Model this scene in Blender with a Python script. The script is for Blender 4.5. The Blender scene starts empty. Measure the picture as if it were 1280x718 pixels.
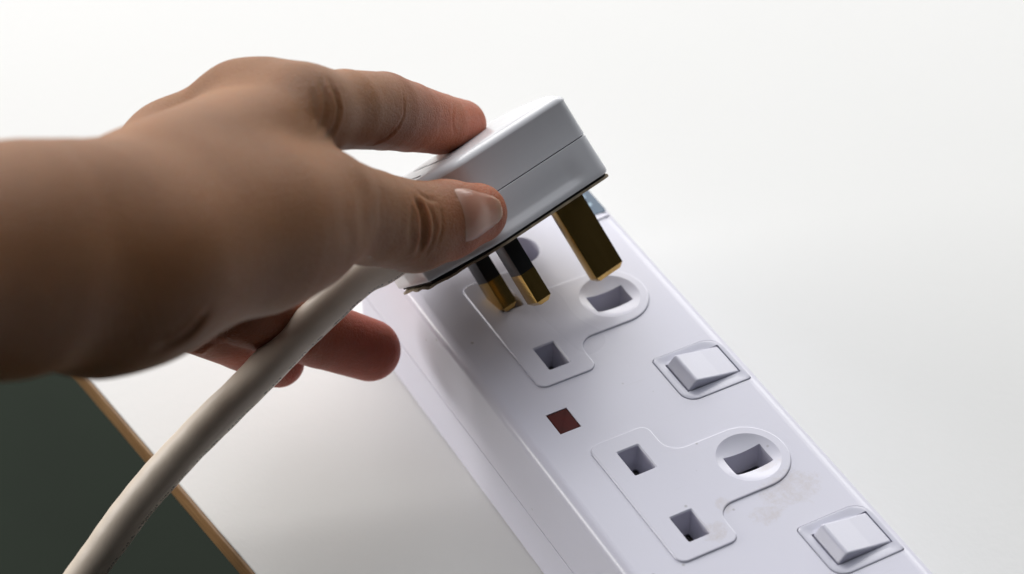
import bpy, bmesh, math
import numpy as np
from mathutils import Vector, Matrix

S = 0.001                      # everything below is written in millimetres
scene = bpy.context.scene

# ------------------------------------------------------------------ camera
cam_data = bpy.data.cameras.new("camera")
cam = bpy.data.objects.new("camera", cam_data)
scene.collection.objects.link(cam)
scene.camera = cam
cam_data.sensor_width = 36.0
cam_data.lens = 84.375
cam_data.clip_start = 0.02
cam_data.clip_end = 50.0
cam_data.dof.use_dof = True
cam_data.dof.focus_distance = 0.535
cam_data.dof.aperture_fstop = 12.0
cam.matrix_world = Matrix(((0.4836138,-0.5879073,0.6484464,0.2968423),(0.8752535,0.3188922,-0.3636469,-0.2046503),(0.0070062,0.7434196,0.6687886,0.4179849),(0.0000000,0.0000000,0.0000000,1.0000000)))

# ------------------------------------------------------------------ light
world = bpy.data.worlds.new("World")
scene.world = world
world.use_nodes = True
bg = world.node_tree.nodes["Background"]
bg.inputs["Color"].default_value = (0.86, 0.92, 1.0, 1)
bg.inputs["Strength"].default_value = 0.022


def area_light(name, loc, target, sx, sy, power, col):
    d = bpy.data.lights.new(name, 'AREA')
    d.shape = 'RECTANGLE'
    d.size, d.size_y = sx, sy
    d.energy = power
    d.color = col
    o = bpy.data.objects.new(name, d)
    scene.collection.objects.link(o)
    o.location = loc
    o.rotation_euler = (Vector(target) - Vector(loc)).to_track_quat('-Z', 'Y').to_euler()
    return o


# a wide window well behind the table, low light from the left, and the ceiling they light
area_light("window_light", (-2.90, 1.00, 1.55), (-0.05, 0.0, 0.02), 6.4, 2.0, 196.0, (1.0, 0.985, 0.96))
area_light("side_window_light", (-1.70, -2.15, 0.50), (-0.05, 0.0, 0.03), 2.0, 0.7, 48.0, (1.0, 0.98, 0.95))
area_light("ceiling_light", (-0.62, 0.40, 2.40), (-0.05, 0.05, 0.0), 3.0, 3.0, 35.0, (0.94, 0.965, 1.0))

vs = scene.view_settings
vs.view_transform = 'Standard'
vs.look = 'None'
vs.exposure = 0.0
vs.gamma = 1.0
vs.use_curve_mapping = False


# ------------------------------------------------------------------ helpers
def link(o, parent=None):
    scene.collection.objects.link(o)
    if parent is not None:
        o.parent = parent
    return o


def tag(o, label=None, cat=None, kind=None, group=None):
    if label: o["label"] = label
    if cat: o["category"] = cat
    if kind: o["kind"] = kind
    if group: o["group"] = group
    return o


def mesh_obj(name, me, mat, parent=None, smooth=40, weighted=False):
    """me is in mm; scaled to metres here."""
    me.transform(Matrix.Scale(S, 4))
    me.materials.clear()
    me.materials.append(mat)
    if smooth is not None:
        for p in me.polygons: p.use_smooth = True
        me.set_sharp_from_angle(angle=math.radians(smooth))
    me.name = name
    o = link(bpy.data.objects.new(name, me), parent)
    if weighted:
        for p in me.polygons:
            if p.normal.z > 0.9995 and len(p.vertices) > 12: p.use_smooth = False
        w = o.modifiers.new("weighted_normals", 'WEIGHTED_NORMAL'); w.keep_sharp = True; w.weight = 100
    return o


def empty(name, mat4):
    o = bpy.data.objects.new(name, None)
    o.empty_display_size = 0.01
    link(o)
    o.matrix_world = mat4
    return o


def me_from(verts, faces):
    me = bpy.data.meshes.new("m")
    me.from_pydata([tuple(map(float, v)) for v in verts], [], [tuple(f) for f in faces])
    bm = bmesh.new(); bm.from_mesh(me)
    bmesh.ops.recalc_face_normals(bm, faces=bm.faces[:])
    bm.to_mesh(me); bm.free()
    me.update()
    return me


def loft(loops, cap=True):
    """loops: list of equal-length closed rings of 3-D points."""
    n = len(loops[0]); V = [p for l in loops for p in l]; F = []
    for k in range(len(loops) - 1):
        for i in range(n):
            j = (i + 1) % n
            F.append((k * n + i, k * n + j, (k + 1) * n + j, (k + 1) * n + i))
    if cap:
        F.append(tuple(range(n))[::-1])
        F.append(tuple((len(loops) - 1) * n + i for i in range(n)))
    return me_from(V, F)


def round_poly(pts, radii, seg=8):
    """2-D closed polygon (counter-clockwise) with filleted corners."""
    out = []
    n = len(pts)
    for i in range(n):
        p0, p, p1 = (np.array(pts[k % n], float) for k in (i - 1, i, i + 1))
        r = radii[i]
        a = (p0 - p) / np.linalg.norm(p0 - p); b = (p1 - p) / np.linalg.norm(p1 - p)
        if r <= 0:
            out.append(p); continue
        half = math.acos(max(-1, min(1, float(a @ b)))) / 2
        t = r / math.tan(half)
        m = (a + b) / np.linalg.norm(a + b)
        c = p + m * r / math.sin(half)
        s, e = p + a * t - c, p + b * t - c
        a0 = math.atan2(s[1], s[0]); a1 = math.atan2(e[1], e[0])
        d = (a1 - a0 + math.pi) % (2 * math.pi) - math.pi
        for k in range(seg + 1):
            q = a0 + d * k / seg
            out.append(c + r * np.array([math.cos(q), math.sin(q)]))
    return np.array(out)


def inset(poly, d):
    """move a dense outline inwards by d (counter-clockwise outline)."""
    nx = np.roll(poly, -1, 0) - np.roll(poly, 1, 0)
    nx /= np.linalg.norm(nx, axis=1)[:, None] + 1e-12
    d = np.asarray(d, float).reshape(-1, 1)
    return poly + d * np.stack([-nx[:, 1], nx[:, 0]], 1)


def ring(poly, z):
    return [(p[0], p[1], z) for p in poly]


def box_me(x0, x1, y0, y1, z0, z1):
    return loft([ring([(x0, y0), (x1, y0), (x1, y1), (x0, y1)], z) for z in (z0, z1)])


def bevel(me, w, seg=2, angle=30):
    bm = bmesh.new(); bm.from_mesh(me)
    es = [e for e in bm.edges if len(e.link_faces) == 2 and e.calc_face_angle(0) > math.radians(angle)]
    bmesh.ops.bevel(bm, geom=es, offset=w, segments=seg, profile=0.5, affect='EDGES', clamp_overlap=True)
    bm.to_mesh(me); bm.free(); me.update()
    return me


def join(mes):
    bm = bmesh.new()
    for m in mes: bm.from_mesh(m)
    out = bpy.data.meshes.new("j"); bm.to_mesh(out); bm.free()
    return out


def cut(me, cutters):
    """boolean difference, all in mm."""
    a = bpy.data.objects.new("a", me); scene.collection.objects.link(a)
    tmp = []
    for c in cutters:
        b = bpy.data.objects.new("b", c); scene.collection.objects.link(b); tmp.append(b)
        m = a.modifiers.new("d", 'BOOLEAN'); m.operation = 'DIFFERENCE'; m.solver = 'EXACT'; m.object = b
    dg = bpy.context.evaluated_depsgraph_get()
    out = bpy.data.meshes.new_from_object(a.evaluated_get(dg))
    for o in tmp + [a]: bpy.data.objects.remove(o)
    return out


# ------------------------------------------------------------------ materials
def new_mat(name):
    m = bpy.data.materials.new(name); m.use_nodes = True
    nt = m.node_tree
    return m, nt, nt.nodes["Principled BSDF"]


def N(nt, kind, **kw):
    n = nt.nodes.new(kind)
    for k, v in kw.items(): setattr(n, k, v)
    return n


def noise(nt, scale, detail=4, rough=0.55, vec=None):
    n = N(nt, "ShaderNodeTexNoise")
    n.inputs["Scale"].default_value = scale; n.inputs["Detail"].default_value = detail
    n.inputs["Roughness"].default_value = rough
    if vec is not None: nt.links.new(vec, n.inputs["Vector"])
    return n


def ramp(nt, src, stops):
    r = N(nt, "ShaderNodeValToRGB")
    els = r.color_ramp.elements
    while len(els) < len(stops): els.new(0.5)
    for e, (p, c) in zip(els, stops):
        e.position = p; e.color = c if len(c) == 4 else (*c, 1)
    nt.links.new(src, r.inputs["Fac"])
    return r


def math_node(nt, op, a, b=None, clamp=False):
    n = N(nt, "ShaderNodeMath", operation=op); n.use_clamp = clamp
    for i, v in enumerate((a, b)):
        if v is None: continue
        if isinstance(v, (int, float)): n.inputs[i].default_value = v
        else: nt.links.new(v, n.inputs[i])
    return n.outputs[0]


def mix_col(nt, fac, a, b):
    n = N(nt, "ShaderNodeMix", data_type='RGBA')
    if isinstance(fac, (int, float)): n.inputs[0].default_value = fac
    else: nt.links.new(fac, n.inputs[0])
    for i, v in ((6, a), (7, b)):
        if isinstance(v, tuple): n.inputs[i].default_value = v if len(v) == 4 else (*v, 1)
        else: nt.links.new(v, n.inputs[i])
    return n.outputs[2]


def bump(nt, bsdf, height, strength, dist):
    b = N(nt, "ShaderNodeBump"); b.inputs["Strength"].default_value = strength
    b.inputs["Distance"].default_value = dist
    nt.links.new(height, b.inputs["Height"]); nt.links.new(b.outputs[0], bsdf.inputs["Normal"])


def obj_coord(nt):
    return N(nt, "ShaderNodeTexCoord").outputs["Object"]


def strip_plastic(base=(0.71, 0.705, 0.81), dirty=1.0, name="strip_plastic"):
    m, nt, b = new_mat(name)
    co = obj_coord(nt)
    # smudged brown-grey grime round the second socket, and small scattered specks
    sep = N(nt, "ShaderNodeSeparateXYZ"); nt.links.new(co, sep.inputs[0])
    warp = noise(nt, 210, 6, 0.75, co)
    def blob(cx, cy, rx, ry):
        x = math_node(nt, 'DIVIDE', math_node(nt, 'SUBTRACT', sep.outputs[0], cx * S), rx * S)
        y = math_node(nt, 'DIVIDE', math_node(nt, 'SUBTRACT', sep.outputs[1], cy * S), ry * S)
        d = math_node(nt, 'SQRT', math_node(nt, 'ADD', math_node(nt, 'MULTIPLY', x, x), math_node(nt, 'MULTIPLY', y, y)))
        d = math_node(nt, 'ADD', d, math_node(nt, 'MULTIPLY', math_node(nt, 'SUBTRACT', warp.outputs[0], 0.5), 2.2))
        return ramp(nt, d, [(0.6, (1, 1, 1)), (0.92, (0, 0, 0))]).outputs[0]
    s = None
    for args in ((12.0, 24.5, 5.5, 9.0), (16.0, 16.0, 3.0, 4.5), (15.5, 3.5, 3.0, 3.5), (3.6, 25.0, 1.6, 3.2), (9.5, 9.5, 2.5, 2.0)):
        v = blob(*args)
        s = v if s is None else math_node(nt, 'MAXIMUM', s, v)
    grain = ramp(nt, noise(nt, 430, 6, 0.75, co).outputs[0], [(0.36, (0.12, 0.12, 0.12)), (0.66, (1, 1, 1))]).outputs[0]
    fac = math_node(nt, 'MULTIPLY', math_node(nt, 'MULTIPLY', s, grain), 0.34 * dirty)
    col = mix_col(nt, fac, base, (0.45, 0.36, 0.28))
    vor = N(nt, "ShaderNodeTexVoronoi"); vor.inputs["Scale"].default_value = 150; nt.links.new(co, vor.inputs["Vector"])
    keep = math_node(nt, 'GREATER_THAN', N_out(nt, vor, "Color", 0), 0.45)
    dots = math_node(nt, 'MULTIPLY', ramp(nt, vor.outputs["Distance"], [(0.03, (1, 1, 1)), (0.075, (0, 0, 0))]).outputs[0], keep)
    col = mix_col(nt, math_node(nt, 'MULTIPLY', dots, 0.55 * dirty), col, (0.25, 0.23, 0.22))
    cloud = ramp(nt, noise(nt, 42, 3, 0.5, co).outputs[0], [(0.35, (0, 0, 0)), (0.75, (1, 1, 1))]).outputs[0]
    col = mix_col(nt, math_node(nt, 'MULTIPLY', cloud, 0.10 * dirty), col, (0.60, 0.585, 0.60))
    mps = N(nt, "ShaderNodeMapping"); mps.inputs["Rotation"].default_value = (0, 0, 0.5); mps.inputs["Scale"].default_value = (1, 0.035, 1)
    nt.links.new(co, mps.inputs[0])
    scr = ramp(nt, noise(nt, 1300, 3, 0.7, mps.outputs[0]).outputs[0], [(0.66, (0, 0, 0)), (0.76, (1, 1, 1))]).outputs[0]
    col = mix_col(nt, math_node(nt, 'MULTIPLY', scr, 0.16 * dirty), col, (0.50, 0.49, 0.50))
    nt.links.new(col, b.inputs["Base Color"])
    r = ramp(nt, noise(nt, 14, 2, 0.5, co).outputs[0], [(0.3, (0.27,) * 3), (0.75, (0.33,) * 3)]).outputs[0]
    nt.links.new(r, b.inputs["Roughness"])
    b.inputs["IOR"].default_value = 1.5
    b.inputs["Subsurface Weight"].default_value = 0.12
    b.inputs["Subsurface Radius"].default_value = (1, 1, 1.1); b.inputs["Subsurface Scale"].default_value = 0.0012
    bump(nt, b, noise(nt, 900, 3, 0.6, co).outputs[0], 0.06, 0.0002)
    return m


def N_out(nt, node, name, ch):
    s = N(nt, "ShaderNodeSeparateColor"); nt.links.new(node.outputs[name], s.inputs[0]); return s.outputs[ch]


def plain(name, col, rough, metal=0.0, var=0.06, scale=120, bmp=0.0, ior=1.5, sss=0.0):
    m, nt, b = new_mat(name)
    co = obj_coord(nt)
    n = noise(nt, scale, 5, 0.6, co)
    c = mix_col(nt, ramp(nt, n.outputs[0], [(0.3, (0, 0, 0)), (0.7, (1, 1, 1))]).outputs[0],
                tuple(x * (1 - var) for x in col), tuple(min(1, x * (1 + var)) for x in col))
    nt.links.new(c, b.inputs["Base Color"])
    r = ramp(nt, n.outputs[0], [(0.25, (rough * 0.85,) * 3), (0.8, (min(1, rough * 1.2),) * 3)]).outputs[0]
    nt.links.new(r, b.inputs["Roughness"])
    b.inputs["Metallic"].default_value = metal
    b.inputs["IOR"].default_value = ior
    if sss:
        b.inputs["Subsurface Weight"].default_value = sss
        b.inputs["Subsurface Radius"].default_value = (1, 1, 1); b.inputs["Subsurface Scale"].default_value = 0.0012
    if bmp:
        bump(nt, b, noise(nt, scale * 6, 4, 0.6, co).outputs[0], bmp, 0.0003)
    return m


MAT_STRIP = strip_plastic()
MAT_CLEAN = strip_plastic((0.60, 0.60, 0.70), 0.3, "rocker_plastic")
MAT_PLUG = plain("plug_plastic", (0.74, 0.745, 0.78), 0.22, var=0.02, scale=60, bmp=0.02, sss=0.1)
MAT_DARK = plain("dark_gap", (0.018, 0.017, 0.016), 0.7)
MAT_SLEEVE = plain("black_sleeve", (0.012, 0.012, 0.013), 0.35)
MAT_CARD = plain("brown_card", (0.36, 0.295, 0.21), 0.9, var=0.35, scale=500, bmp=0.8)
MAT_NEON = plain("red_lens", (0.075, 0.009, 0.008), 0.6, var=0.25, scale=350, ior=1.25)
MAT_SHUTTER = plain("shutter_shade", (0.16, 0.15, 0.145), 0.6)  # hole-bottom shade put into the shutter colour
MAT_BADGE = plain("blue_label", (0.035, 0.085, 0.15), 0.4, var=0.12, scale=150)
MAT_BADGE_INK = plain("pale_label_print", (0.30, 0.44, 0.56), 0.4, var=0.1, scale=150)
MAT_PRINT = plain("grey_print", (0.33, 0.33, 0.36), 0.4, var=0.1, scale=150)


def brass():
    m, nt, b = new_mat("brass")
    co = obj_coord(nt)
    mp = N(nt, "ShaderNodeMapping"); mp.inputs["Scale"].default_value = (1, 1, 0.06); nt.links.new(co, mp.inputs[0])
    n = noise(nt, 900, 5, 0.6, mp.outputs[0])
    c = mix_col(nt, ramp(nt, n.outputs[0], [(0.35, (0, 0, 0)), (0.7, (1, 1, 1))]).outputs[0], (0.54, 0.335, 0.09), (0.68, 0.44, 0.14))
    nt.links.new(c, b.inputs["Base Color"])
    b.inputs["Metallic"].default_value = 1.0
    b.inputs["Roughness"].default_value = 0.24
    bump(nt, b, n.outputs[0], 0.12, 0.0002)
    return m


def table_mat():
    m, nt, b = new_mat("white_laminate")
    co = obj_coord(nt)
    n1 = noise(nt, 9, 4, 0.6, co)
    c = mix_col(nt, n1.outputs[0], (0.86, 0.86, 0.848), (0.885, 0.885, 0.873))
    vor = N(nt, "ShaderNodeTexVoronoi"); vor.inputs["Scale"].default_value = 45; nt.links.new(co, vor.inputs["Vector"])
    keep = math_node(nt, 'GREATER_THAN', N_out(nt, vor, "Color", 0), 0.86)
    dots = math_node(nt, 'MULTIPLY', ramp(nt, vor.outputs["Distance"], [(0.008, (1, 1, 1)), (0.02, (0, 0, 0))]).outputs[0], keep)
    c = mix_col(nt, math_node(nt, 'MULTIPLY', dots, 0.3), c, (0.4, 0.39, 0.36))
    nt.links.new(c, b.inputs["Base Color"])
    b.inputs["Roughness"].default_value = 0.62
    b.inputs["Specular IOR Level"].default_value = 0.3
    bump(nt, b, noise(nt, 420, 4, 0.65, co).outputs[0], 0.10, 0.0006)
    return m


def wood_mat():
    m, nt, b = new_mat("wood_edge")
    co = obj_coord(nt)
    mp = N(nt, "ShaderNodeMapping"); mp.inputs["Scale"].default_value = (0.06, 1, 1.4); nt.links.new(co, mp.inputs[0])
    n = noise(nt, 900, 6, 0.65, mp.outputs[0])
    c = ramp(nt, n.outputs[0], [(0.25, (0.13, 0.062, 0.022)), (0.5, (0.30, 0.16, 0.062)), (0.8, (0.44, 0.27, 0.125))]).outputs[0]
    nt.links.new(c, b.inputs["Base Color"]); b.inputs["Roughness"].default_value = 0.5
    bump(nt, b, n.outputs[0], 0.4, 0.0004)
    return m


def skin_mat():
    m, nt, b = new_mat("skin")
    co = obj_coord(nt)
    big = noise(nt, 38, 4, 0.55, co)
    c = ramp(nt, big.outputs[0], [(0.30, (0.215, 0.092, 0.034)), (0.52, (0.245, 0.106, 0.040)), (0.75, (0.29, 0.126, 0.050))]).outputs[0]
    att = N(nt, "ShaderNodeAttribute", attribute_name="rosy_glow")
    c = mix_col(nt, math_node(nt, 'MULTIPLY', att.outputs["Fac"], 0.9), c, (0.50, 0.105, 0.07))  # rosy skin, plus light shining through the fingers painted in as red
    fine = noise(nt, 420, 5, 0.7, co)
    c = mix_col(nt, math_node(nt, 'MULTIPLY', ramp(nt, fine.outputs[0], [(0.4, (0, 0, 0)), (0.75, (1, 1, 1))]).outputs[0], 0.22), c, (0.17, 0.075, 0.04))
    nt.links.new(c, b.inputs["Base Color"])
    b.inputs["Roughness"].default_value = 0.5
    b.inputs["IOR"].default_value = 1.4
    b.inputs["Specular IOR Level"].default_value = 0.36
    b.inputs["Subsurface Weight"].default_value = 0.75
    b.inputs["Subsurface Radius"].default_value = (1.0, 0.34, 0.18)
    b.inputs["Subsurface Scale"].default_value = 0.0036
    # pores, fine criss-cross skin lines and a little mottling
    w = N(nt, "ShaderNodeVectorMath", operation='ADD'); nt.links.new(co, w.inputs[0])
    wn = noise(nt, 260, 3, 0.6, co); sc = N(nt, "ShaderNodeVectorMath", operation='SCALE'); sc.inputs["Scale"].default_value = 0.0018
    nt.links.new(wn.outputs["Color"], sc.inputs[0]); nt.links.new(sc.outputs[0], w.inputs[1])
    h = None
    for scale, wt in ((700, 0.6), (1500, 0.45)):
        vor = N(nt, "ShaderNodeTexVoronoi", feature='DISTANCE_TO_EDGE'); vor.inputs["Scale"].default_value = scale
        nt.links.new(w.outputs[0], vor.inputs["Vector"])
        v = math_node(nt, 'MULTIPLY', ramp(nt, vor.outputs["Distance"], [(0.0, (0, 0, 0)), (0.16, (1, 1, 1))]).outputs[0], wt)
        h = v if h is None else math_node(nt, 'ADD', h, v)
    h = math_node(nt, 'ADD', h, math_node(nt, 'MULTIPLY', noise(nt, 1900, 4, 0.7, co).outputs[0], 0.9))
    bump(nt, b, h, 0.42, 0.00028)
    return m


def cable_mat():
    m, nt, b = new_mat("cable_sheath")
    uv = N(nt, "ShaderNodeUVMap").outputs[0]
    sep = N(nt, "ShaderNodeSeparateXYZ"); nt.links.new(uv, sep.inputs[0])
    co = obj_coord(nt)
    n = noise(nt, 110, 5, 0.6, co)
    c = mix_col(nt, n.outputs[0], (0.69, 0.585, 0.485), (0.78, 0.68, 0.575))
    # printed characters: a band round the sheath broken into small marks
    band = math_node(nt, 'LESS_THAN', math_node(nt, 'ABSOLUTE', math_node(nt, 'SUBTRACT', sep.outputs[0], 0.5)), 0.022)
    mp = N(nt, "ShaderNodeMapping"); mp.inputs["Scale"].default_value = (30, 560, 1); nt.links.new(uv, mp.inputs[0])
    marks = math_node(nt, 'GREATER_THAN', noise(nt, 1.0, 2, 0.8, mp.outputs[0]).outputs[0], 0.52)
    mp2 = N(nt, "ShaderNodeMapping"); mp2.inputs["Scale"].default_value = (0, 62, 1); nt.links.new(uv, mp2.inputs[0])
    words = math_node(nt, 'GREATER_THAN', noise(nt, 1.0, 1, 0.5, mp2.outputs[0]).outputs[0], 0.44)
    ink = math_node(nt, 'MULTIPLY', math_node(nt, 'MULTIPLY', band, marks), words)
    c = mix_col(nt, math_node(nt, 'MULTIPLY', ink, 0.9), c, (0.03, 0.03, 0.03))
    nt.links.new(c, b.inputs["Base Color"]); b.inputs["Roughness"].default_value = 0.42
    bump(nt, b, noise(nt, 260, 4, 0.6, co).outputs[0], 0.15, 0.0005)
    return m


MAT_BRASS = brass(); MAT_TABLE = table_mat(); MAT_WOOD = wood_mat(); MAT_SKIN = skin_mat(); MAT_CABLE = cable_mat()
MAT_FLOOR = plain("dark_floor", (0.024, 0.031, 0.024), 0.9, var=0.18, scale=4)
MAT_FLOOR.node_tree.nodes["Principled BSDF"].inputs["Specular IOR Level"].default_value = 0.08
MAT_BOARD = plain("board_underside", (0.10, 0.075, 0.05), 0.8)


def nail_mat():
    m, nt, b = new_mat("nail")
    co = obj_coord(nt)
    att = N(nt, "ShaderNodeAttribute", attribute_name="along")
    c = ramp(nt, att.outputs["Fac"], [(0.0, (0.42, 0.245, 0.17)), (0.2, (0.37, 0.175, 0.12)), (0.86, (0.39, 0.18, 0.12)), (0.95, (0.48, 0.31, 0.22))]).outputs[0]
    n = noise(nt, 300, 3, 0.6, co)
    c = mix_col(nt, math_node(nt, 'MULTIPLY', n.outputs[0], 0.25), c, (0.48, 0.29, 0.22))
    nt.links.new(c, b.inputs["Base Color"])
    b.inputs["Roughness"].default_value = 0.3
    b.inputs["Subsurface Weight"].default_value = 0.4
    b.inputs["Subsurface Radius"].default_value = (1, 0.4, 0.25); b.inputs["Subsurface Scale"].default_value = 0.0015
    att2 = N(nt, "ShaderNodeAttribute", attribute_name="across")
    mp = N(nt, "ShaderNodeCombineXYZ"); nt.links.new(att2.outputs["Fac"], mp.inputs[0])
    bump(nt, b, noise(nt, 22, 2, 0.5, mp.outputs[0]).outputs[0], 0.25, 0.0002)
    return m


MAT_NAIL = nail_mat()

# ------------------------------------------------------------------ table and floor
# the board's near-left edge runs at a slight angle to the strip
E0 = np.array([-132.0, -87.3]); E1 = np.array([-50.0, -77.0])
ed = (E1 - E0) / np.linalg.norm(E1 - E0); en = np.array([-ed[1], ed[0]])
org = (E0 + E1) / 2
rot_t = Matrix(((ed[0], en[0], 0, org[0] * S), (ed[1], en[1], 0, org[1] * S), (0, 0, 1, 0), (0, 0, 0, 1)))
# local x along the edge, local y into the table
tbl = mesh_obj("table_top", bevel(box_me(-900, 700, 0.5, 1100, -0.9, 0), 0.25, 2), MAT_TABLE)
tbl.matrix_world = rot_t
tag(tbl, "white laminate table top under the power strip", kind="structure")
mesh_obj("edge_band", bevel(box_me(-900, 700, 0.0, 6, -7.4, -0.93), 0.9, 3), MAT_WOOD, tbl)
mesh_obj("board", box_me(-895, 695, 6.05, 1095, -6.0, -0.95), MAT_BOARD, tbl, None)
fl = mesh_obj("floor", me_from([(-4000, -4000, -720), (4000, -4000, -720), (4000, 4000, -720), (-4000, 4000, -720)], [(0, 1, 2, 3)]), MAT_FLOOR)
tag(fl, "dark green-grey floor far below the table edge", kind="structure")

# ------------------------------------------------------------------ power strip
# strip frame: x along its length (towards the viewer), y across, z up; origin at top surface height H
H = 35.0
VL, VR = -19.3, 39.7
U0, U1 = -114.0, 96.0
strip = empty("power_strip", Matrix.Translation((0, 0, 0)))
tag(strip, "lavender white multi-socket power strip lying diagonally on the white table", "power strip")


def prism_u(prof, u0, u1, r_end):
    """closed y-z profile swept along x, with slightly rounded ends."""
    prof = np.array(prof)
    c = prof.mean(0)
    loops = []
    hw = np.abs(prof - c).max(0)
    for d, uu in ((r_end, u0), (r_end * 0.3, u0 + r_end * 0.3), (0, u0 + r_end), (0, u1 - r_end), (r_end * 0.3, u1 - r_end * 0.3), (r_end, u1)):
        k = 1 - d / hw
        loops.append([(uu, c[0] + (p[0] - c[0]) * k[0], c[1] + (p[1] - c[1]) * (1 if z_flat else k[1])) for p in prof])
    return loft(loops)


z_flat = True
top_prof = round_poly([(VL - 0.15, H - 19.9), (VR + 0.15, H - 19.9), (VR, H), (VL, H)], [0, 0, 4.0, 2.6], 8)
cover = prism_u(top_prof, U0, U1, 3.0)
base_prof = round_poly([(VL + 0.2, 0.3), (VR - 0.2, 0.3), (VR + 0.15, H - 20.3), (VL - 0.15, H - 20.3)], [1.2, 1.2, 0.15, 0.15], 3)
base = prism_u(base_prof, U0 + 0.3, U1 - 0.3, 3.0)


def plate_outline(cu):
    pts = [(-19.6, -7.8), (19.6, -7.8), (19.6, 7.6), (9.6, 7.6), (9.6, 31.6), (-9.6, 31.6), (-9.6, 7.6), (-19.6, 7.6)]
    o = round_poly(pts, [2.4, 2.4, 2.4, 4.2, 9.5, 9.5, 4.2, 2.4], 12)
    # resample evenly so that insetting stays clean
    o = np.vstack([o, o[:1]]); L = np.r_[0, np.cumsum(np.linalg.norm(np.diff(o, axis=0), axis=1))]
    s = np.linspace(0, L[-1], 181)[:-1]
    o = np.stack([np.interp(s, L, o[:, k]) for k in (0, 1)], 1)
    return o + np.array([cu, 0])


def rrect(cx, cy, sx, sy, r, seg=6):
    return round_poly([(cx - sx / 2, cy - sy / 2), (cx + sx / 2, cy - sy / 2), (cx + sx / 2, cy + sy / 2), (cx - sx / 2, cy + sy / 2)], [r] * 4, seg)


def switch_outline(cu, d):
    a, b, y0, y1 = cu - 8.1 + d, cu + 8.1 - d, 19.4 + d, 37.0 - d
    return round_poly([(a, y0), (b, y0), (b, y1), (a, y1)], [1.2, 3.6, 1.0, 4.4], 8)


SOCKETS = (0.0, -60.2)
SWITCHES = (30.6, -29.0)
cutters = []
for cu in SOCKETS:
    cutters.append(loft([ring(plate_outline(cu), z) for z in (H - 10, H + 5)]))
for cu in SWITCHES:
    cutters.append(loft([ring(switch_outline(cu, 0.0), z) for z in (H - 6, H + 5)]))
cutters.append(box_me(-33.0, -26.2, -10.7, -5.3, H - 3, H + 5))
# shallow round recess beyond the first socket
rc = [(-85.2 + 4.9 * math.cos(a), 11.6 + 4.9 * math.sin(a)) for a in np.linspace(0, 2 * math.pi, 49)[:-1]]
cutters.append(loft([ring(np.array(rc) * 1.0, H - 7.0), ring(np.array(rc), H + 4)]))
cover = cut(cover, cutters)
mesh_obj("cover", cover, MAT_STRIP, strip, 35, True)
mesh_obj("base", base, MAT_STRIP, strip, 35, True)
mesh_obj("inner_frame", box_me(U0 + 4, U1 - 4, VL + 2, VR - 2, H - 20.6, H - 19.4), MAT_DARK, strip, None)

hole_w = 0.22
for cu in SOCKETS:
    o = inset(plate_outline(cu), 0.06)
    pl = loft([ring(o, H - 7.5), ring(o, H + 0.18), ring(inset(o, 0.12), H + 0.36), ring(inset(o, 0.32), H + 0.42)])
    # bowl round the earth hole
    bowl = [[(cu + rr * math.cos(q), 22.2 + rr * math.sin(q), H + 0.42 + 1.55 * ((rr / 7.3) ** 2.4 - 1)) for q in np.linspace(0, 2 * math.pi, 49)[:-1]]
            for rr in (0.02, 1.5, 3, 4.2, 5.2, 6.0, 6.7, 7.3, 8.4)]
    bowl.append([(cu + 9.0 * math.cos(q), 22.2 + 9.0 * math.sin(q), H + 6) for q in np.linspace(0, 2 * math.pi, 49)[:-1]])
    cs = [loft(bowl)]
    for hx, hy, sx, sy in ((-11.1, 0, 7.7, 5.3), (11.1, 0, 7.7, 5.3), (0, 22.2, 5.8, 9.7)):
        def hr(g): return rrect(cu + hx, hy, sx + g, sy + g, 0.35, 3)
        cs.append(loft([ring(hr(0), H - 12), ring(hr(0), H + 0.12), ring(hr(0.7), H + 0.50), ring(hr(0.7), H + 3)]) if hy < 10 else
                  loft([ring(hr(0), H - 12), ring(hr(0), H + 3)]))
    pl = cut(pl, cs)
    po = mesh_obj("socket_plate", pl, MAT_STRIP, strip, 32, True)
    # dark shutters far down each hole; their colour carries the hole's shade
    for hx, hy, sx, sy in ((-11.1, 0, 7.7, 5.3), (11.1, 0, 7.7, 5.3), (0, 22.2, 5.8, 9.7)):
        mesh_obj("shutter", bevel(box_me(cu + hx - sx / 2 - 0.5, cu + hx + sx / 2 + 0.5, hy - sy / 2 - 0.5, hy + sy / 2 + 0.5, H - 9.7, H - 8.6), 0.3), MAT_SHUTTER, po)

for cu in SWITCHES:
    so = lambda d, z: ring(switch_outline(cu, d), z)
    bz = loft([so(0.16, H - 5), so(0.16, H + 0.08), so(0.3, H + 0.2), so(0.9, H + 0.22), so(2.2, H + 0.02)])
    bz = cut(bz, [box_me(cu - 5.0, cu + 5.0, 21.5, 35.75, H - 4.2, H + 3)])
    bo = mesh_obj("switch", bz, MAT_CLEAN, strip, 30, True)
    # wedge rocker: high at the low-y end, pressed flush at the other
    prof = round_poly([(21.7, H - 3.5), (35.6, H - 3.5), (35.6, H + 0.1), (30.5, H + 1.0), (23.8, H + 2.55), (21.9, H + 0.3)], [0.1, 0.1, 0.5, 9.0, 1.0, 0.5], 8)
    loops = []
    for d, uu in ((0.45, cu - 4.85), (0.2, cu - 4.78), (0.05, cu - 4.6), (0.0, cu - 4.3), (0.0, cu + 4.3), (0.05, cu + 4.6), (0.2, cu + 4.78), (0.45, cu + 4.85)):
        loops.append([(uu, p[0], p[1]) for p in inset(prof, d)])
    mesh_obj("rocker", loft(loops), MAT_CLEAN, bo, 60, True)

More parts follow.
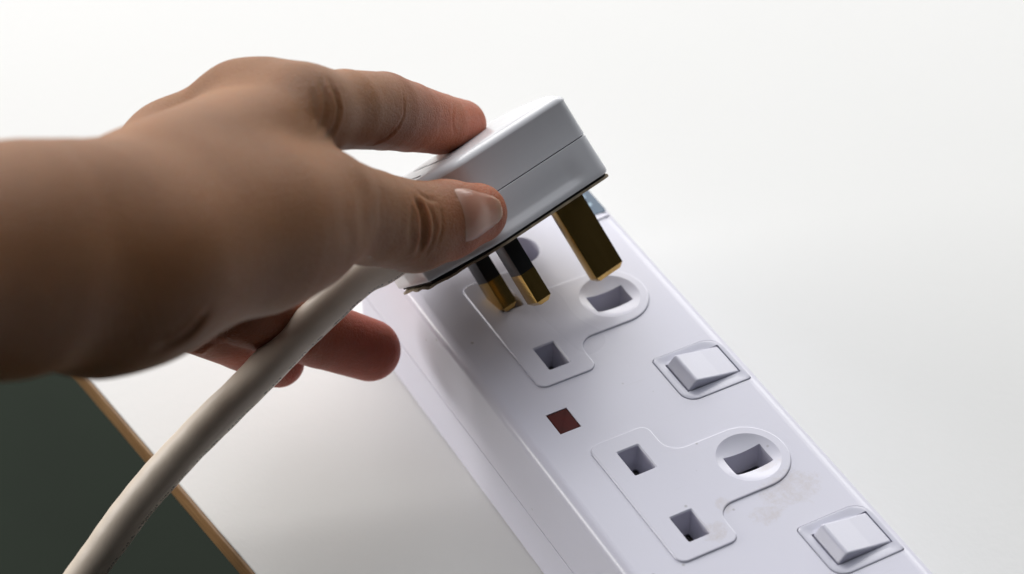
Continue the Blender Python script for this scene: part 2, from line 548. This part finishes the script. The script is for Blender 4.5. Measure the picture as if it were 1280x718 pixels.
nw = rrect(-29.6, -8.0, 6.7, 5.3, 0.2, 2)
mesh_obj("neon_window", loft([ring(nw, H - 2.8), ring(nw, H - 0.25), ring(inset(nw, 0.25), H - 0.12)]), MAT_NEON, strip, None)
sc = mesh_obj("screw", loft([ring([( -85.2 + r * math.cos(a), 11.6 + r * math.sin(a)) for a in np.linspace(0, 2 * math.pi, 33)[:-1]], H + z)
                        for r, z in ((3.9, -6.95), (3.9, -6.2), (3.0, -5.7), (0.4, -5.5))]), MAT_STRIP, strip, 40)
# blue maker's label at the far end, its lettering too soft to read
lb = rrect(-98.5, 33.2, 21, 9.2, 0.8, 4)
lab = mesh_obj("maker_label", loft([ring(lb, H - 0.2), ring(lb, H + 0.15)]), MAT_BADGE, strip, 30)
for ux in (-104.5, -101.3, -98.1, -94.9, -91.7):
    q = np.array([(ux - 0.9, 30.8), (ux + 0.2, 30.8), (ux + 1.1, 33.2), (ux + 0.2, 35.8), (ux - 0.9, 35.8), (ux - 0.1, 33.2)])
    mesh_obj("letter", loft([ring(q, H + 0.1), ring(q, H + 0.2)]), MAT_BADGE_INK, lab, 30)
arc = [(-85.6 - 0.10 * (y - 31) ** 1.0, y) for y in np.linspace(26, 37.6, 14)]
arc_l = [(x - 0.45, y) for x, y in arc][::-1]
mesh_obj("moulded_rib", loft([ring(arc + arc_l, H - 0.2), ring(arc + arc_l, H + 0.3)]), MAT_STRIP, strip, 30)

# ------------------------------------------------------------------ plug
# plug frame: x = L/N direction, y = towards the earth pin, z = away from the pins
PM = Matrix(((0.7290327,-0.1480691,-0.6682716,-0.0720912),(-0.0098651,0.9739473,-0.2265598,-0.0051066),(0.6844078,0.1717621,0.7085787,0.0548249),(0.0000000,0.0000000,0.0000000,1.0000000)))
plug = empty("plug", PM)
tag(plug, "white three-pin plug with brass pins and grey flex, held above the strip", "plug")

pout = round_poly([(24.2, -6.0), (24.2, 25.7), (8.0, 30.7), (-8.0, 30.7), (-24.2, 25.7), (-24.2, -6.0), (-11.0, -20.6), (11.0, -20.6)], [8.0, 3.0, 9.0, 9.0, 3.0, 8.0, 1.2, 1.2], 10)
_o = np.vstack([pout, pout[:1]]); _L = np.r_[0, np.cumsum(np.linalg.norm(np.diff(_o, axis=0), axis=1))]
_s = np.linspace(0, _L[-1], 361)[:-1]
pout = np.stack([np.interp(_s, _L, _o[:, k]) for k in (0, 1)], 1)


def shrink(poly, d):
    return inset(poly, d)


def draw_in(d):
    """inset that stays clean past the corner radius."""
    p = inset(pout, min(d, 1.0)); c = np.array([0.0, 4.0])
    return c + (p - c) * (1 - max(0.0, d - 1.0) / 23.0)


cov = loft([ring(draw_in(d), z) for d, z in ((0.62, 10.36), (0.42, 10.5), (0.52, 19.1), (0.36, 19.25), (0.34, 19.5), (0.5, 20.0), (0.9, 20.5), (1.6, 20.95), (2.6, 21.3),
                                             (4.0, 21.48), (9.0, 21.6))])
cvo = mesh_obj("cover", cov, MAT_PLUG, plug, 50)
# the lower half is scooped along its sides and flares to a lip at the foot
wv = np.clip((21.5 - pout[:, 1]) / 5.0, 0, 1) * np.clip((pout[:, 1] + 16) / 8.0, 0, 1) * (np.abs(pout[:, 0]) > 10)
wv = wv * wv * (3 - 2 * wv)
bs = loft([ring(inset(pout, d0 + d1 * wv), z) for d0, d1, z in ((0.95, 0, 0.30), (0.5, 0, 0.42), (0.25, 0, 0.8), (0.2, 0.05, 1.5), (0.22, 0.25, 2.1), (0.25, 0.62, 2.9), (0.28, 0.8, 3.7),
                                                                (0.32, 0.55, 5.5), (0.36, 0.2, 7.5), (0.4, 0.02, 9.0), (0.42, 0, 10.06), (0.62, 0, 10.2))])
mesh_obj("base", bs, MAT_PLUG, plug, 35)
mesh_obj("seam", loft([ring(inset(pout, 0.95), 10.1), ring(inset(pout, 0.95), 10.6)]), MAT_DARK, plug, None)
# shallow moulded marks on the cover's flat face
for (x, y, w, h) in ((-9, -1, 7, 1.2), (0, -1, 7, 1.2), (9, -1, 7, 1.2), (7, -9.5, 10, 0.8), (-8, -9.5, 8, 0.8)):
    mesh_obj("moulded_mark", bevel(box_me(x - w / 2, x + w / 2, y - h / 2, y + h / 2, 21.4, 21.68), 0.08), MAT_PRINT, cvo)
mesh_obj("gap_shadow", loft([ring(inset(pout, 1.1), -0.2), ring(inset(pout, 1.1), 0.32)]), MAT_DARK, plug, None)  # thin black layer standing in for the shadow gap above the card

# worn card insulator on the pin side, its cable end frayed and drooping
rng = np.random.default_rng(4)
cv = []; cf = []
K = len(pout); RINGS = (0.45, 0.55, 0.75, 0.9, 0.98, 1.0)
fray = rng.normal(0, 1, K); fray = (fray + np.roll(fray, 1) + np.roll(fray, 2) * 0.6 + np.roll(fray, 5)) / 2.2
for zi in (0, 1):
    for fr in RINGS:
        for i, p in enumerate(inset(pout, 0.6)):
            w = max(0.0, min(1.0, (-6 - p[1]) / 14)) * fr ** 2
            q = p * np.array([fr, 1]) + np.array([0, (4.0 - p[1]) * (1 - fr)])
            if fr == 1.0: q = q + 0.07 * fray[i] * (0.25 + 1.6 * w) * np.array([0.4, 1]) * (1 if p[1] < 0 else 0.25)
            z = -0.22 - zi * 0.5 - 0.45 * w + (0.15 * math.sin(i * 0.33) + 0.06 * fray[i]) * w
            cv.append((q[0], q[1], z))
nr = len(RINGS)
for zi in (0, 1):
    for r in range(nr - 1):
        for i in range(K):
            j = (i + 1) % K; o = zi * nr * K
            cf.append((o + r * K + i, o + r * K + j, o + (r + 1) * K + j, o + (r + 1) * K + i))
for i in range(K):
    j = (i + 1) % K; a = (nr - 1) * K
    cf.append((a + i, a + j, nr * K + a + j, nr * K + a + i))
cf.append(tuple(range(K))); cf.append(tuple(nr * K + i for i in range(K)))
mesh_obj("insulating_card", me_from(cv, cf), MAT_CARD, plug, 40)


def pin(cx, cy, sx, sy, z0, z1, ch):
    a = rrect(cx, cy, sx, sy, 0.22, 2)
    if ch == 0:
        return loft([ring(a, z0), ring(a, z1)])
    b = np.array([(cx + (p[0] - cx) * (1 - 2 * ch / sx), cy + (p[1] - cy) * (1 - 2 * ch / sy)) for p in a])
    return loft([ring(b, z1), ring(a, z1 + ch * 1.1), ring(a, z0)])


tag(mesh_obj("pin", pin(0, 22.2, 4.0, 8.0, 0, -22.7, 0.95), MAT_BRASS, plug, 25), "long solid brass earth pin")
for hx in (-11.1, 11.1):
    p = mesh_obj("pin", pin(hx, 0, 6.35, 4.0, -9.4, -17.7, 0.9), MAT_BRASS, plug, 25)
    mesh_obj("sleeve", pin(hx, 0, 6.3, 3.95, 0, -9.45, 0), MAT_SLEEVE, p, 25)

# flex: leaves the cable end of the plug and hangs past the table edge
CABLE = np.array([[-74.91, -24.5, 57.54], [-73.95, -30.32, 56.44], [-73.08, -37.68, 55.53], [-71.02, -52.0, 48.74], [-69.58, -67.35, 38.99], [-68.69, -78.71, 31.96], [-69.04, -87.43, 24.55], [-70.29, -96.06, 15.1], [-71.38, -104.46, 4.11], [-73.05, -112.26, -7.48], [-77.5, -123.62, -28.79], [-84.91, -137.09, -57.33], [-92.0, -147.0, -100.0], [-98.0, -155.0, -190.0], [-101.0, -160.0, -320.0], [-102.0, -161.0, -470.0]])


def spline(P, n):
    P = np.vstack([2 * P[0] - P[1], P, 2 * P[-1] - P[-2]])
    out = []
    m = len(P) - 3
    for s in np.linspace(0, m - 1e-6, n):
        i = int(s); t = s - i
        p0, p1, p2, p3 = P[i:i + 4]
        out.append(0.5 * (2 * p1 + (p2 - p0) * t + (2 * p0 - 5 * p1 + 4 * p2 - p3) * t * t + (3 * p1 - p0 - 3 * p2 + p3) * t ** 3))
    return np.array(out)


cl = spline(CABLE, 210)
inv = np.linalg.inv(np.array(PM)); inv[:3, 3] *= 1000
clp = (np.c_[cl, np.ones(len(cl))] @ inv.T)[:, :3]
MARK_DIR = np.array([0.889, 0.265, -0.299]) @ inv[:3, :3].T     # the printed line sits on this side
V = []; F = []; UV = []
M = 40; RC = 4.25
acc = 0.0
for i, c in enumerate(clp):
    tgt = clp[min(i + 1, len(clp) - 1)] - clp[max(i - 1, 0)]; tgt /= np.linalg.norm(tgt)
    b1 = MARK_DIR - tgt * (MARK_DIR @ tgt); b1 /= np.linalg.norm(b1)
    b2 = np.cross(tgt, b1)
    if i: acc += np.linalg.norm(c - clp[i - 1])
    r = RC * (1 + 0.012 * math.sin(acc * 0.35) + 0.008 * math.sin(acc * 0.91 + 1))
    for k in range(M):
        q = 2 * math.pi * (k / M - 0.5)
        V.append(c + r * (math.cos(q) * b1 + math.sin(q) * b2))
for i in range(len(clp) - 1):
    for k in range(M):
        F.append((i * M + k, i * M + (k + 1) % M, (i + 1) * M + (k + 1) % M, (i + 1) * M + k))
F.append(tuple(range(M))[::-1]); F.append(tuple((len(clp) - 1) * M + k for k in range(M)))
me = bpy.data.meshes.new("cable")
me.from_pydata([tuple(v) for v in V], [], F)
uvl = me.uv_layers.new(name="UVMap")
for p in me.polygons:
    i, k = divmod(p.index, M)
    for li in p.loop_indices:
        v = me.loops[li].vertex_index; vi, vk = divmod(v, M)
        if vk == 0 and k == M - 1: vk = M
        uvl.data[li].uv = (vk / M, vi / len(clp))
bm = bmesh.new(); bm.from_mesh(me); bmesh.ops.recalc_face_normals(bm, faces=bm.faces[:]); bm.to_mesh(me); bm.free()
tag(mesh_obj("cable", me, MAT_CABLE, plug, 60), "beige grey flex with small black print")

# ------------------------------------------------------------------ hand
# a field of tapered limbs blended where flesh joins, turned into one continuous skin
HAND = {'palm': [([40.3, -283.04, 235.33], [-2.62, -174.61, 168.44], 26, 20.5),
          ([-2.62, -174.61, 168.44], [-20.63, -129.14, 140.35], 20.5, 18.6),
          ([-20.63, -129.14, 140.35], [-24.66, -120.1, 135.72], 18.6, 17.4),
          ([-24.28, -181.53, 151.29], [-43.61, -129.67, 121.98], 19, 16),
          ([-24.66, -120.1, 135.72], [-25.23, -109.07, 130.3], 17.4, 18.0),
          ([-28.25, -107.8, 130.94], [-65.33, -51.77, 113.62], 16.5, 7.9),
          ([-32.6, -105.2, 124.6], [-83.54, -57.61, 104.18], 15.5, 7.0),
          ([-38.9, -111.42, 118.36], [-94.16, -66.31, 91.8], 14.5, 6.9),
          ([-44.23, -114.92, 112.65], [-100.31, -74.47, 78.37], 14, 7.0),
          ([-22.56, -114.25, 118.92], [-24.71, -107.79, 115.55], 9.5, 9.5),
          ([-44.94, -115.36, 107.12], [-87.87, -79.09, 66.78], 12, 10.0),
          ([-21.52, -107.78, 127.41], [-36.53, -73.26, 112.89], 14.5, 13),
          ([-35.8, -73.66, 111.96], [-37.8, -64.75, 106.78], 12.5, 9.6),
          ([-68.59, -51.39, 112.5], [-76.16, -54.32, 109.27], 6.4, 7.2),
          ([-76.16, -54.32, 109.27], [-83.07, -58.4, 106.28], 7.2, 6.4),
          ([-75.2, -54.45, 108.28], [-40.6, -93.99, 123.5], 6.4, 12.5),
          ([-82.97, -58.46, 106.16], [-89.95, -72.14, 96.51], 6.4, 6.6),
          ([-89.95, -72.14, 96.51], [-65.8, -93.59, 109.28], 6.6, 8.0)],
 'palm_k': 9.0,
 'fingers': [('thumb',
              [([-22.62, -99.54, 126.97], [-43.51, -57.24, 107.43], 14, 11.0),
               ([-43.51, -57.24, 107.43], [-48.33, -45.42, 96.1], 11.0, 9.9),
               ([-48.33, -45.42, 96.1], [-52.16, -33.09, 85.58], 9.9, 9.7),
               ([-52.16, -33.09, 85.58], [-53.75, -24.4, 82.88], 9.7, 8.7),
               ([-53.75, -24.4, 82.88], [-55.43, -16.06, 80.08], 8.7, 6.7)],
              1.0,
              9.0),
             ('index',
              [([-65.42, -51.72, 113.74], [-73.32, -38.4, 104.71], 8.6, 8.5),
               ([-73.32, -38.4, 104.71], [-82.09, -25.25, 93.45], 8.5, 8.6),
               ([-82.09, -25.25, 93.45], [-86.64, -17.2, 85.79], 8.6, 7.9),
               ([-86.64, -17.2, 85.79], [-91.35, -6.76, 76.6], 7.9, 7.0),
               ([-91.35, -6.76, 76.6], [-94.95, 1.15, 70.93], 7.0, 5.9)],
              0.6,
              6.0),
             ('middle',
              [([-83.54, -57.61, 104.18], [-102.58, -15.95, 76.51], 7.6, 7.7),
               ([-102.58, -15.95, 76.51], [-107.16, 2.15, 62.38], 7.7, 6.2),
               ([-107.16, 2.15, 62.38], [-108.39, 10.57, 50.21], 6.2, 6.2)],
              0.6,
              4.0),
             ('ring',
              [([-94.16, -66.31, 91.8], [-79.73, -62.55, 52.94], 7.8, 8.6),
               ([-79.73, -62.55, 52.94], [-78.78, -44.88, 37.7], 8.6, 7.9),
               ([-78.78, -44.88, 37.7], [-77.66, -32.97, 28.13], 7.9, 7.4)],
              0.6,
              4.0),
             ('little',
              [([-100.31, -74.47, 78.37], [-83.35, -74.64, 52.87], 7.6, 7.9),
               ([-83.35, -74.64, 52.87], [-84.22, -62.55, 39.35], 7.9, 6.9),
               ([-84.22, -62.55, 39.35], [-83.8, -53.71, 28.79], 6.9, 6.2)],
              0.6,
              4.0)],
 'rosy_glow': [([-51.75, -17.26, 80.35], 13, 0.5),
          ([-85.63, -10.33, 79.57], 22, 0.45),
          ([-90.52, 0.5, 73.76], 13, 0.6),
          ([-74.07, -32.99, 30.62], 30, 0.85),  # ring and little fingers: backlight glow put into the colour
          ([-81.6, -54.28, 29.35], 26, 0.85),
          ([-82.08, -63.47, 39.76], 20, 0.6)]}
CREASES = [[[[-63.99, -45.63, 121.76], [-62.67, -45.79, 121.44], [-61.57, -45.84, 120.96], [-60.62, -45.83, 120.34], [-59.73, -45.96, 119.68], [-58.92, -46.11, 118.95],
   [-58.22, -46.25, 118.14], [-57.44, -46.82, 117.53], [-56.79, -47.33, 116.79], [-56.15, -48.07, 116.22], [-55.62, -48.8, 115.57], [-55.06, -49.7, 115.13],
   [-52.98, -51.46, 116.22], [-49.63, -53.76, 118.43]],
  0.7, 0.42],
 [[[-63.95, -47.76, 122.95], [-62.47, -48.1, 122.73], [-61.19, -48.36, 122.34], [-60.06, -48.55, 121.85], [-59.0, -48.91, 121.32], [-58.02, -49.36, 120.75],
   [-57.15, -49.75, 120.09], [-56.34, -50.28, 119.46], [-55.57, -51.0, 118.9], [-54.8, -51.73, 118.36], [-53.18, -53.02, 118.71], [-51.19, -54.56, 119.47]],
  0.6, 0.25],
 [[[-60.54, -50.98, 123.14], [-59.19, -51.44, 122.68], [-57.97, -51.85, 122.12], [-56.84, -52.32, 121.52], [-55.73, -52.95, 120.95], [-54.54, -53.62, 120.47]],
  0.7, 0.2],
 [[[-77.69, -22.34, 101.73], [-76.04, -23.01, 101.66], [-74.81, -23.48, 101.24], [-73.76, -23.98, 100.71], [-72.94, -24.42, 99.99], [-72.37, -24.73, 99.06],
   [-71.64, -25.57, 98.54], [-71.13, -26.33, 97.84], [-70.87, -26.95, 96.91], [-70.34, -28.14, 96.82], [-69.63, -29.6, 97.16], [-69.11, -30.96, 97.35],
   [-68.69, -32.27, 97.43], [-68.51, -33.46, 97.31]],
  0.5, 0.22],
 [[[-70.92, -26.66, 97.89], [-70.39, -27.76, 97.41], [-70.14, -28.72, 96.69], [-69.89, -29.84, 96.26], [-69.35, -31.35, 96.56], [-68.98, -32.78, 96.71],
   [-68.88, -34.07, 96.62]],
  0.6, 0.4],
 [[[-88.87, -4.05, 83.54], [-86.47, -5.42, 84.06], [-84.93, -6.34, 83.84], [-83.95, -6.86, 83.09], [-83.36, -7.18, 81.99], [-83.34, -6.9, 80.31],
   [-83.6, -6.48, 78.38]],
  0.5, 0.18],
 [[[-45.23, -35.95, 99.79], [-44.48, -35.7, 98.92], [-43.85, -35.39, 97.93], [-43.12, -35.42, 97.03], [-42.46, -35.52, 96.06], [-41.88, -35.73, 95.04],
   [-41.4, -36.0, 93.97], [-41.08, -36.2, 92.75], [-40.83, -36.59, 91.57], [-40.77, -36.9, 90.22], [-40.93, -37.1, 88.64]],
  1.0, 1.0],
 [[[-45.71, -33.15, 97.02], [-45.05, -32.89, 96.15], [-44.51, -32.56, 95.16], [-43.9, -32.51, 94.23], [-43.3, -32.6, 93.29], [-42.81, -32.71, 92.26],
   [-42.24, -33.3, 91.5], [-41.85, -33.79, 90.57], [-41.61, -34.22, 89.49], [-41.44, -34.86, 88.57], [-41.41, -35.51, 87.57], [-41.6, -36.05, 86.36]],
  0.7, 0.32],
 [[[-42.92, -37.69, 100.03], [-41.79, -38.44, 99.57], [-40.9, -39.07, 98.89], [-40.25, -39.53, 97.95], [-39.81, -39.86, 96.81], [-39.65, -39.93, 95.34],
   [-39.79, -39.67, 93.53], [-40.05, -39.35, 91.58]],
  0.9, 0.22],
 [[[-47.94, -29.21, 94.24], [-46.75, -29.48, 93.75], [-45.79, -29.64, 93.05], [-44.93, -29.87, 92.29], [-44.12, -30.3, 91.52], [-43.46, -30.66, 90.62],
   [-42.87, -31.35, 89.89], [-42.37, -32.1, 89.13], [-42.06, -32.75, 88.19]],
  0.5, 0.22],
 [[[-47.6, -34.19, 99.08], [-47.18, -33.0, 97.74], [-47.12, -31.57, 96.22], [-48.3, -29.21, 94.42]], 0.6, 0.25],
 [[[-39.05, -49.35, 114.42], [-37.42, -50.58, 114.81], [-36.02, -51.7, 115.0], [-34.68, -52.79, 115.14], [-33.56, -53.45, 114.89], [-32.56, -53.96, 114.46],
   [-31.67, -54.42, 113.94], [-30.88, -54.83, 113.32], [-30.5, -54.8, 112.26], [-30.27, -54.7, 111.05], [-30.25, -54.5, 109.65], [-30.46, -54.19, 108.01]],
  2.0, 0.16],
 [[[-38.74, -53.57, 118.33], [-37.01, -54.62, 118.7], [-35.35, -55.64, 119.02], [-33.81, -56.6, 119.23], [-32.33, -57.53, 119.4], [-31.01, -58.32, 119.4],
   [-29.97, -58.78, 119.05], [-29.04, -59.19, 118.6], [-28.21, -59.55, 118.06], [-27.48, -59.87, 117.42], [-26.85, -60.15, 116.7], [-26.49, -60.12, 115.69],
   [-26.28, -59.99, 114.52], [-26.2, -59.8, 113.22], [-26.27, -59.54, 111.79], [-26.44, -59.23, 110.24]],
  2.2, 0.14],
 [[[-40.83, -45.42, 109.31], [-39.13, -46.51, 109.45], [-37.61, -47.5, 109.44], [-36.33, -48.39, 109.21], [-35.79, -48.58, 108.16], [-35.5, -48.65, 106.85],
   [-35.42, -48.62, 105.34]],
  1.0, 0.12],
 [[[-4.99, -107.29, 123.13], [-5.06, -106.24, 122.95], [-5.18, -105.17, 122.72], [-5.28, -104.14, 122.7], [-5.4, -103.11, 122.72], [-5.5, -102.13, 122.91],
   [-5.55, -101.25, 123.38], [-5.64, -100.35, 123.79], [-5.74, -99.51, 124.33], [-5.85, -98.71, 124.92], [-6.03, -97.89, 125.46], [-6.27, -97.04, 125.94]],
  1.1, 0.9],
 [[[-78.03, -76.28, 46.58], [-76.59, -75.32, 48.26], [-75.91, -74.19, 49.48], [-75.74, -72.92, 50.27]], 0.9, 0.6],
 [[[-71.19, -51.36, 40.84], [-70.99, -50.47, 42.53], [-71.15, -49.56, 43.97], [-71.67, -48.69, 45.25]], 0.8, 0.3]]
BUMPS = [([-19.28, -103.69, 145.41], 13, -1.6),
 ([-35.56, -84.95, 129.51], 12, 0.9),
 ([-32.51, -79.36, 123.62], 14, 0.7),
 ([-21.72, -110.88, 152.83], 11, 0.7),
 ([-9.93, -121.57, 150.54], 14, -0.6),
 ([-24.38, -94.44, 122.48], 12, -0.7)]


def seg_field(P, a, b, ra, rb):
    a = np.asarray(a, np.float32); b = np.asarray(b, np.float32)
    ab = b - a; L2 = float(ab @ ab)
    pa = P - a
    t = np.clip((pa @ ab) / max(L2, 1e-6), 0, 1)
    d = pa - t[:, None] * ab
    return np.sqrt((d * d).sum(1)) - (ra + (rb - ra) * t)


def smin(a, b, k):
    h = np.clip(0.5 + 0.5 * (b - a) / k, 0, 1)
    return b + (a - b) * h - k * h * (1 - h)


def chain(P, segs, k):
    out = None
    for s in segs:
        d = seg_field(P, *s)
        out = d if out is None else smin(out, d, k)
    return out


def field(P):
    P = np.asarray(P, np.float32)
    body = chain(P, HAND["palm"], HAND["palm_k"])
    out = body
    for name, segs, kf, kj in HAND["fingers"]:
        out = np.minimum(out, smin(body, chain(P, segs, kf), kj))
    return out


def detail(P, nrm):
    """small offset along the normal: creases, knuckle folds, tendons."""
    off = np.zeros(len(P))
    for pts, width, depth in CREASES:
        pts = np.asarray(pts)
        lo = pts.min(0) - 3 * width; hi = pts.max(0) + 3 * width
        idx = np.where(((P > lo) & (P < hi)).all(1))[0]
        if not len(idx): continue
        q = P[idx]; best = np.full(len(idx), 1e9); tt = np.zeros(len(idx))
        nseg = len(pts) - 1
        for i in range(nseg):
            a, b = pts[i], pts[i + 1]; ab = b - a
            t = np.clip(((q - a) @ ab) / (ab @ ab), 0, 1)
            d = np.linalg.norm(q - a - t[:, None] * ab, axis=1)
            m = d < best; best = np.where(m, d, best); tt = np.where(m, (i + t) / nseg, tt)
        fade = np.clip(np.minimum(tt, 1 - tt) * 5, 0, 1) ** 0.7
        fade = 0.12 + 0.88 * fade
        x = best / width
        off[idx] += fade * depth * (-np.exp(-x * x) + 0.35 * np.exp(-((x - 1.9) / 0.9) ** 2))
    for c, r, h in BUMPS:
        d2 = ((P - np.asarray(c)) ** 2).sum(1) / (r * r)
        off += h * np.exp(-d2)
    return off


def grad(P, h=0.15):
    g = np.stack([field(P + np.eye(3, dtype=np.float32)[k] * h) - field(P - np.eye(3, dtype=np.float32)[k] * h) for k in range(3)], 1)
    return g / (np.linalg.norm(g, axis=1)[:, None] + 1e-9)


def surface_nets(vox):
    ends = np.array([list(s[0]) + [s[2]] for s in all_segs] + [list(s[1]) + [s[3]] for s in all_segs])
    lo = (ends[:, :3] - ends[:, 3:]).min(0) - 4; hi = (ends[:, :3] + ends[:, 3:]).max(0) + 4
    B = 8
    nb = np.ceil((hi - lo) / (vox * B)).astype(int)
    n = nb * B + 1
    G = np.full(n, 50.0, np.float32)
    bc = np.stack(np.meshgrid(*[np.arange(k) for k in nb], indexing='ij'), -1).reshape(-1, 3)
    ctr = lo + (bc + 0.5) * vox * B
    dv = field(ctr)
    sel = np.abs(dv) < vox * B * 0.9 + 3
    neg = bc[(~sel) & (dv < 0)]
    for b in neg: G[b[0]*B:b[0]*B+B+1, b[1]*B:b[1]*B+B+1, b[2]*B:b[2]*B+B+1] = -50
    loc = np.stack(np.meshgrid(*[np.arange(B + 1)] * 3, indexing='ij'), -1).reshape(-1, 3)
    act = bc[sel]
    for s in range(0, len(act), 400):
        a = act[s:s + 400]
        ijk = (a[:, None, :] * B + loc[None]).reshape(-1, 3)
        G[ijk[:, 0], ijk[:, 1], ijk[:, 2]] = field(lo + ijk * vox)
    neg = G < 0
    c = np.zeros(np.array(G.shape) - 1, np.int8)
    for dx in (0, 1):
        for dy in (0, 1):
            for dz in (0, 1):
                c += neg[dx:G.shape[0]-1+dx, dy:G.shape[1]-1+dy, dz:G.shape[2]-1+dz]
    cells = np.argwhere((c > 0) & (c < 8))
    vid = -np.ones(c.shape, np.int64); vid[tuple(cells.T)] = np.arange(len(cells))
    pos = np.zeros((len(cells), 3)); cnt = np.zeros(len(cells))
    corners = np.array([(i, j, k) for i in (0, 1) for j in (0, 1) for k in (0, 1)])
    for i in range(8):
        for j in range(i + 1, 8):
            if np.abs(corners[i] - corners[j]).sum() != 1: continue
            A = cells + corners[i]; C = cells + corners[j]
            ga = G[tuple(A.T)]; gb = G[tuple(C.T)]
            m = (ga < 0) != (gb < 0)
            t = np.where(m, ga / np.where(m, ga - gb, 1), 0)
            pos[m] += (A + t[:, None] * (C - A))[m]; cnt[m] += 1
    pos = lo + pos / cnt[:, None] * vox
    quads = []
    for ax in range(3):
        o1, o2 = [(1, 2), (2, 0), (0, 1)][ax]
        sl = [slice(None)] * 3; sl2 = [slice(None)] * 3
        sl[ax] = slice(0, -1); sl2[ax] = slice(1, None)
        ch = neg[tuple(sl)] != neg[tuple(sl2)]
        e = np.argwhere(ch)
        ok = (e[:, o1] > 0) & (e[:, o2] > 0) & (e[:, o1] < c.shape[o1]) & (e[:, o2] < c.shape[o2])
        e = e[ok]
        flip = neg[tuple(e.T)]
        d1 = np.eye(3, dtype=int)[o1]; d2 = np.eye(3, dtype=int)[o2]
        q = np.stack([vid[tuple((e - d1 - d2).T)], vid[tuple((e - d2).T)], vid[tuple(e.T)], vid[tuple((e - d1).T)]], 1)
        q[~flip] = q[~flip][:, ::-1]
        quads.append(q)
    return pos, np.vstack(quads)


all_segs = list(HAND["palm"]) + [s for f in HAND["fingers"] for s in f[1]]
pos, quads = surface_nets(1.25)
me = bpy.data.meshes.new("hand")
me.from_pydata(pos.tolist(), [], quads.tolist())
tmp = bpy.data.objects.new("t", me); scene.collection.objects.link(tmp)
md = tmp.modifiers.new("s", 'SUBSURF'); md.levels = 1; md.render_levels = 1
dg = bpy.context.evaluated_depsgraph_get()
me = bpy.data.meshes.new_from_object(tmp.evaluated_get(dg))
bpy.data.objects.remove(tmp)
P = np.empty(len(me.vertices) * 3); me.vertices.foreach_get("co", P); P = P.reshape(-1, 3)
for _ in range(2):
    P = P - (0.8 * field(P))[:, None] * grad(P)
# relax once along the surface so that the grid does not show
E = np.empty(len(me.edges) * 2, np.int32); me.edges.foreach_get("vertices", E); E = E.reshape(-1, 2)
deg = np.bincount(E.ravel(), minlength=len(P)).astype(float)[:, None]
for _ in range(3):
    acc = np.zeros_like(P)
    for k in range(3):
        acc[:, k] = np.bincount(E[:, 0], P[E[:, 1], k], len(P)) + np.bincount(E[:, 1], P[E[:, 0], k], len(P))
    P = 0.4 * P + 0.6 * acc / deg
nr_ = grad(P)
P2 = P + detail(P, nr_)[:, None] * nr_
rosy_glow = np.zeros(len(P))
for c, r, w in HAND["rosy_glow"]:
    rosy_glow = np.maximum(rosy_glow, w * np.exp(-((P - np.asarray(c)) ** 2).sum(1) / (r * r)))
me.vertices.foreach_set("co", P2.ravel())
at = me.attributes.new("rosy_glow", 'FLOAT', 'POINT'); at.data.foreach_set("value", rosy_glow)
me.update()
hand = mesh_obj("hand", me, MAT_SKIN, None, 180)
tag(hand, "bare left hand and wrist reaching in from the left, pinching the white plug", "hand")


def snap(q):
    """nearest skin points, found by sliding along the field's gradient."""
    q = np.array(q, float)
    for _ in range(8):
        q = q - field(q)[:, None] * grad(q)
    return q


def make_nail(center, axis, outward, half_len, half_wid, square=2.6):
    """curved nail plate: axis points to the fingertip, outward is the nail's facing."""
    center = np.array(center, float); ax = np.array(axis, float); out = np.array(outward, float)
    out /= np.linalg.norm(out); ax -= out * (ax @ out); ax /= np.linalg.norm(ax)
    sd = np.cross(out, ax)
    NA, NB = 25, 21
    pts = []; al = []; ac = []; hs = []
    for i in range(NA):
        for j in range(NB):
            s = -1 + 2 * i / (NA - 1); t = -1 + 2 * j / (NB - 1)
            wid = half_wid * (1 - 0.10 * max(0, -s) ** 2) * (1 - 0.42 * max(0, s) ** 4)
            ln = half_len * (1 - 0.20 * t * t if s < 0 else 1 - 0.10 * t * t)
            pts.append(center + ax * ln * s + sd * wid * t)
            edge = min(1 - abs(t), (s + 1) * 0.8, 1.0)
            hs.append(-0.30 + 0.56 * min(1, edge * 2.6) ** 0.7 + (0.15 * max(0, s) ** 2))
            al.append((s + 1) / 2); ac.append((t + 1) / 2)
    q = snap(pts)
    V = list(q + grad(q) * np.array(hs)[:, None])
    top = len(V)
    V2 = [v - out * 0.55 for v in V]
    F = []
    for i in range(NA - 1):
        for j in range(NB - 1):
            a = i * NB + j
            F.append((a, a + 1, a + NB + 1, a + NB)); F.append((top + a, top + a + NB, top + a + NB + 1, top + a + 1))
    bd = [i * NB for i in range(NA)] + [(NA - 1) * NB + j for j in range(1, NB)] + [i * NB + NB - 1 for i in range(NA - 2, -1, -1)] + [j for j in range(NB - 2, 0, -1)]
    for a, b in zip(bd, bd[1:] + bd[:1]): F.append((a, b, top + b, top + a))
    m = me_from(V + V2, F)
    x = m.attributes.new("along", 'FLOAT', 'POINT'); x.data.foreach_set("value", al + al)
    x = m.attributes.new("across", 'FLOAT', 'POINT'); x.data.foreach_set("value", ac + ac)
    return mesh_obj("nail", m, MAT_NAIL, hand, 70)


for args in [([-49.31, -18.95, 86.02], [-0.012, 0.968, -0.21], [0.718, 0.112, 0.681], 7.6, 6.0)]:
    make_nail(*args)
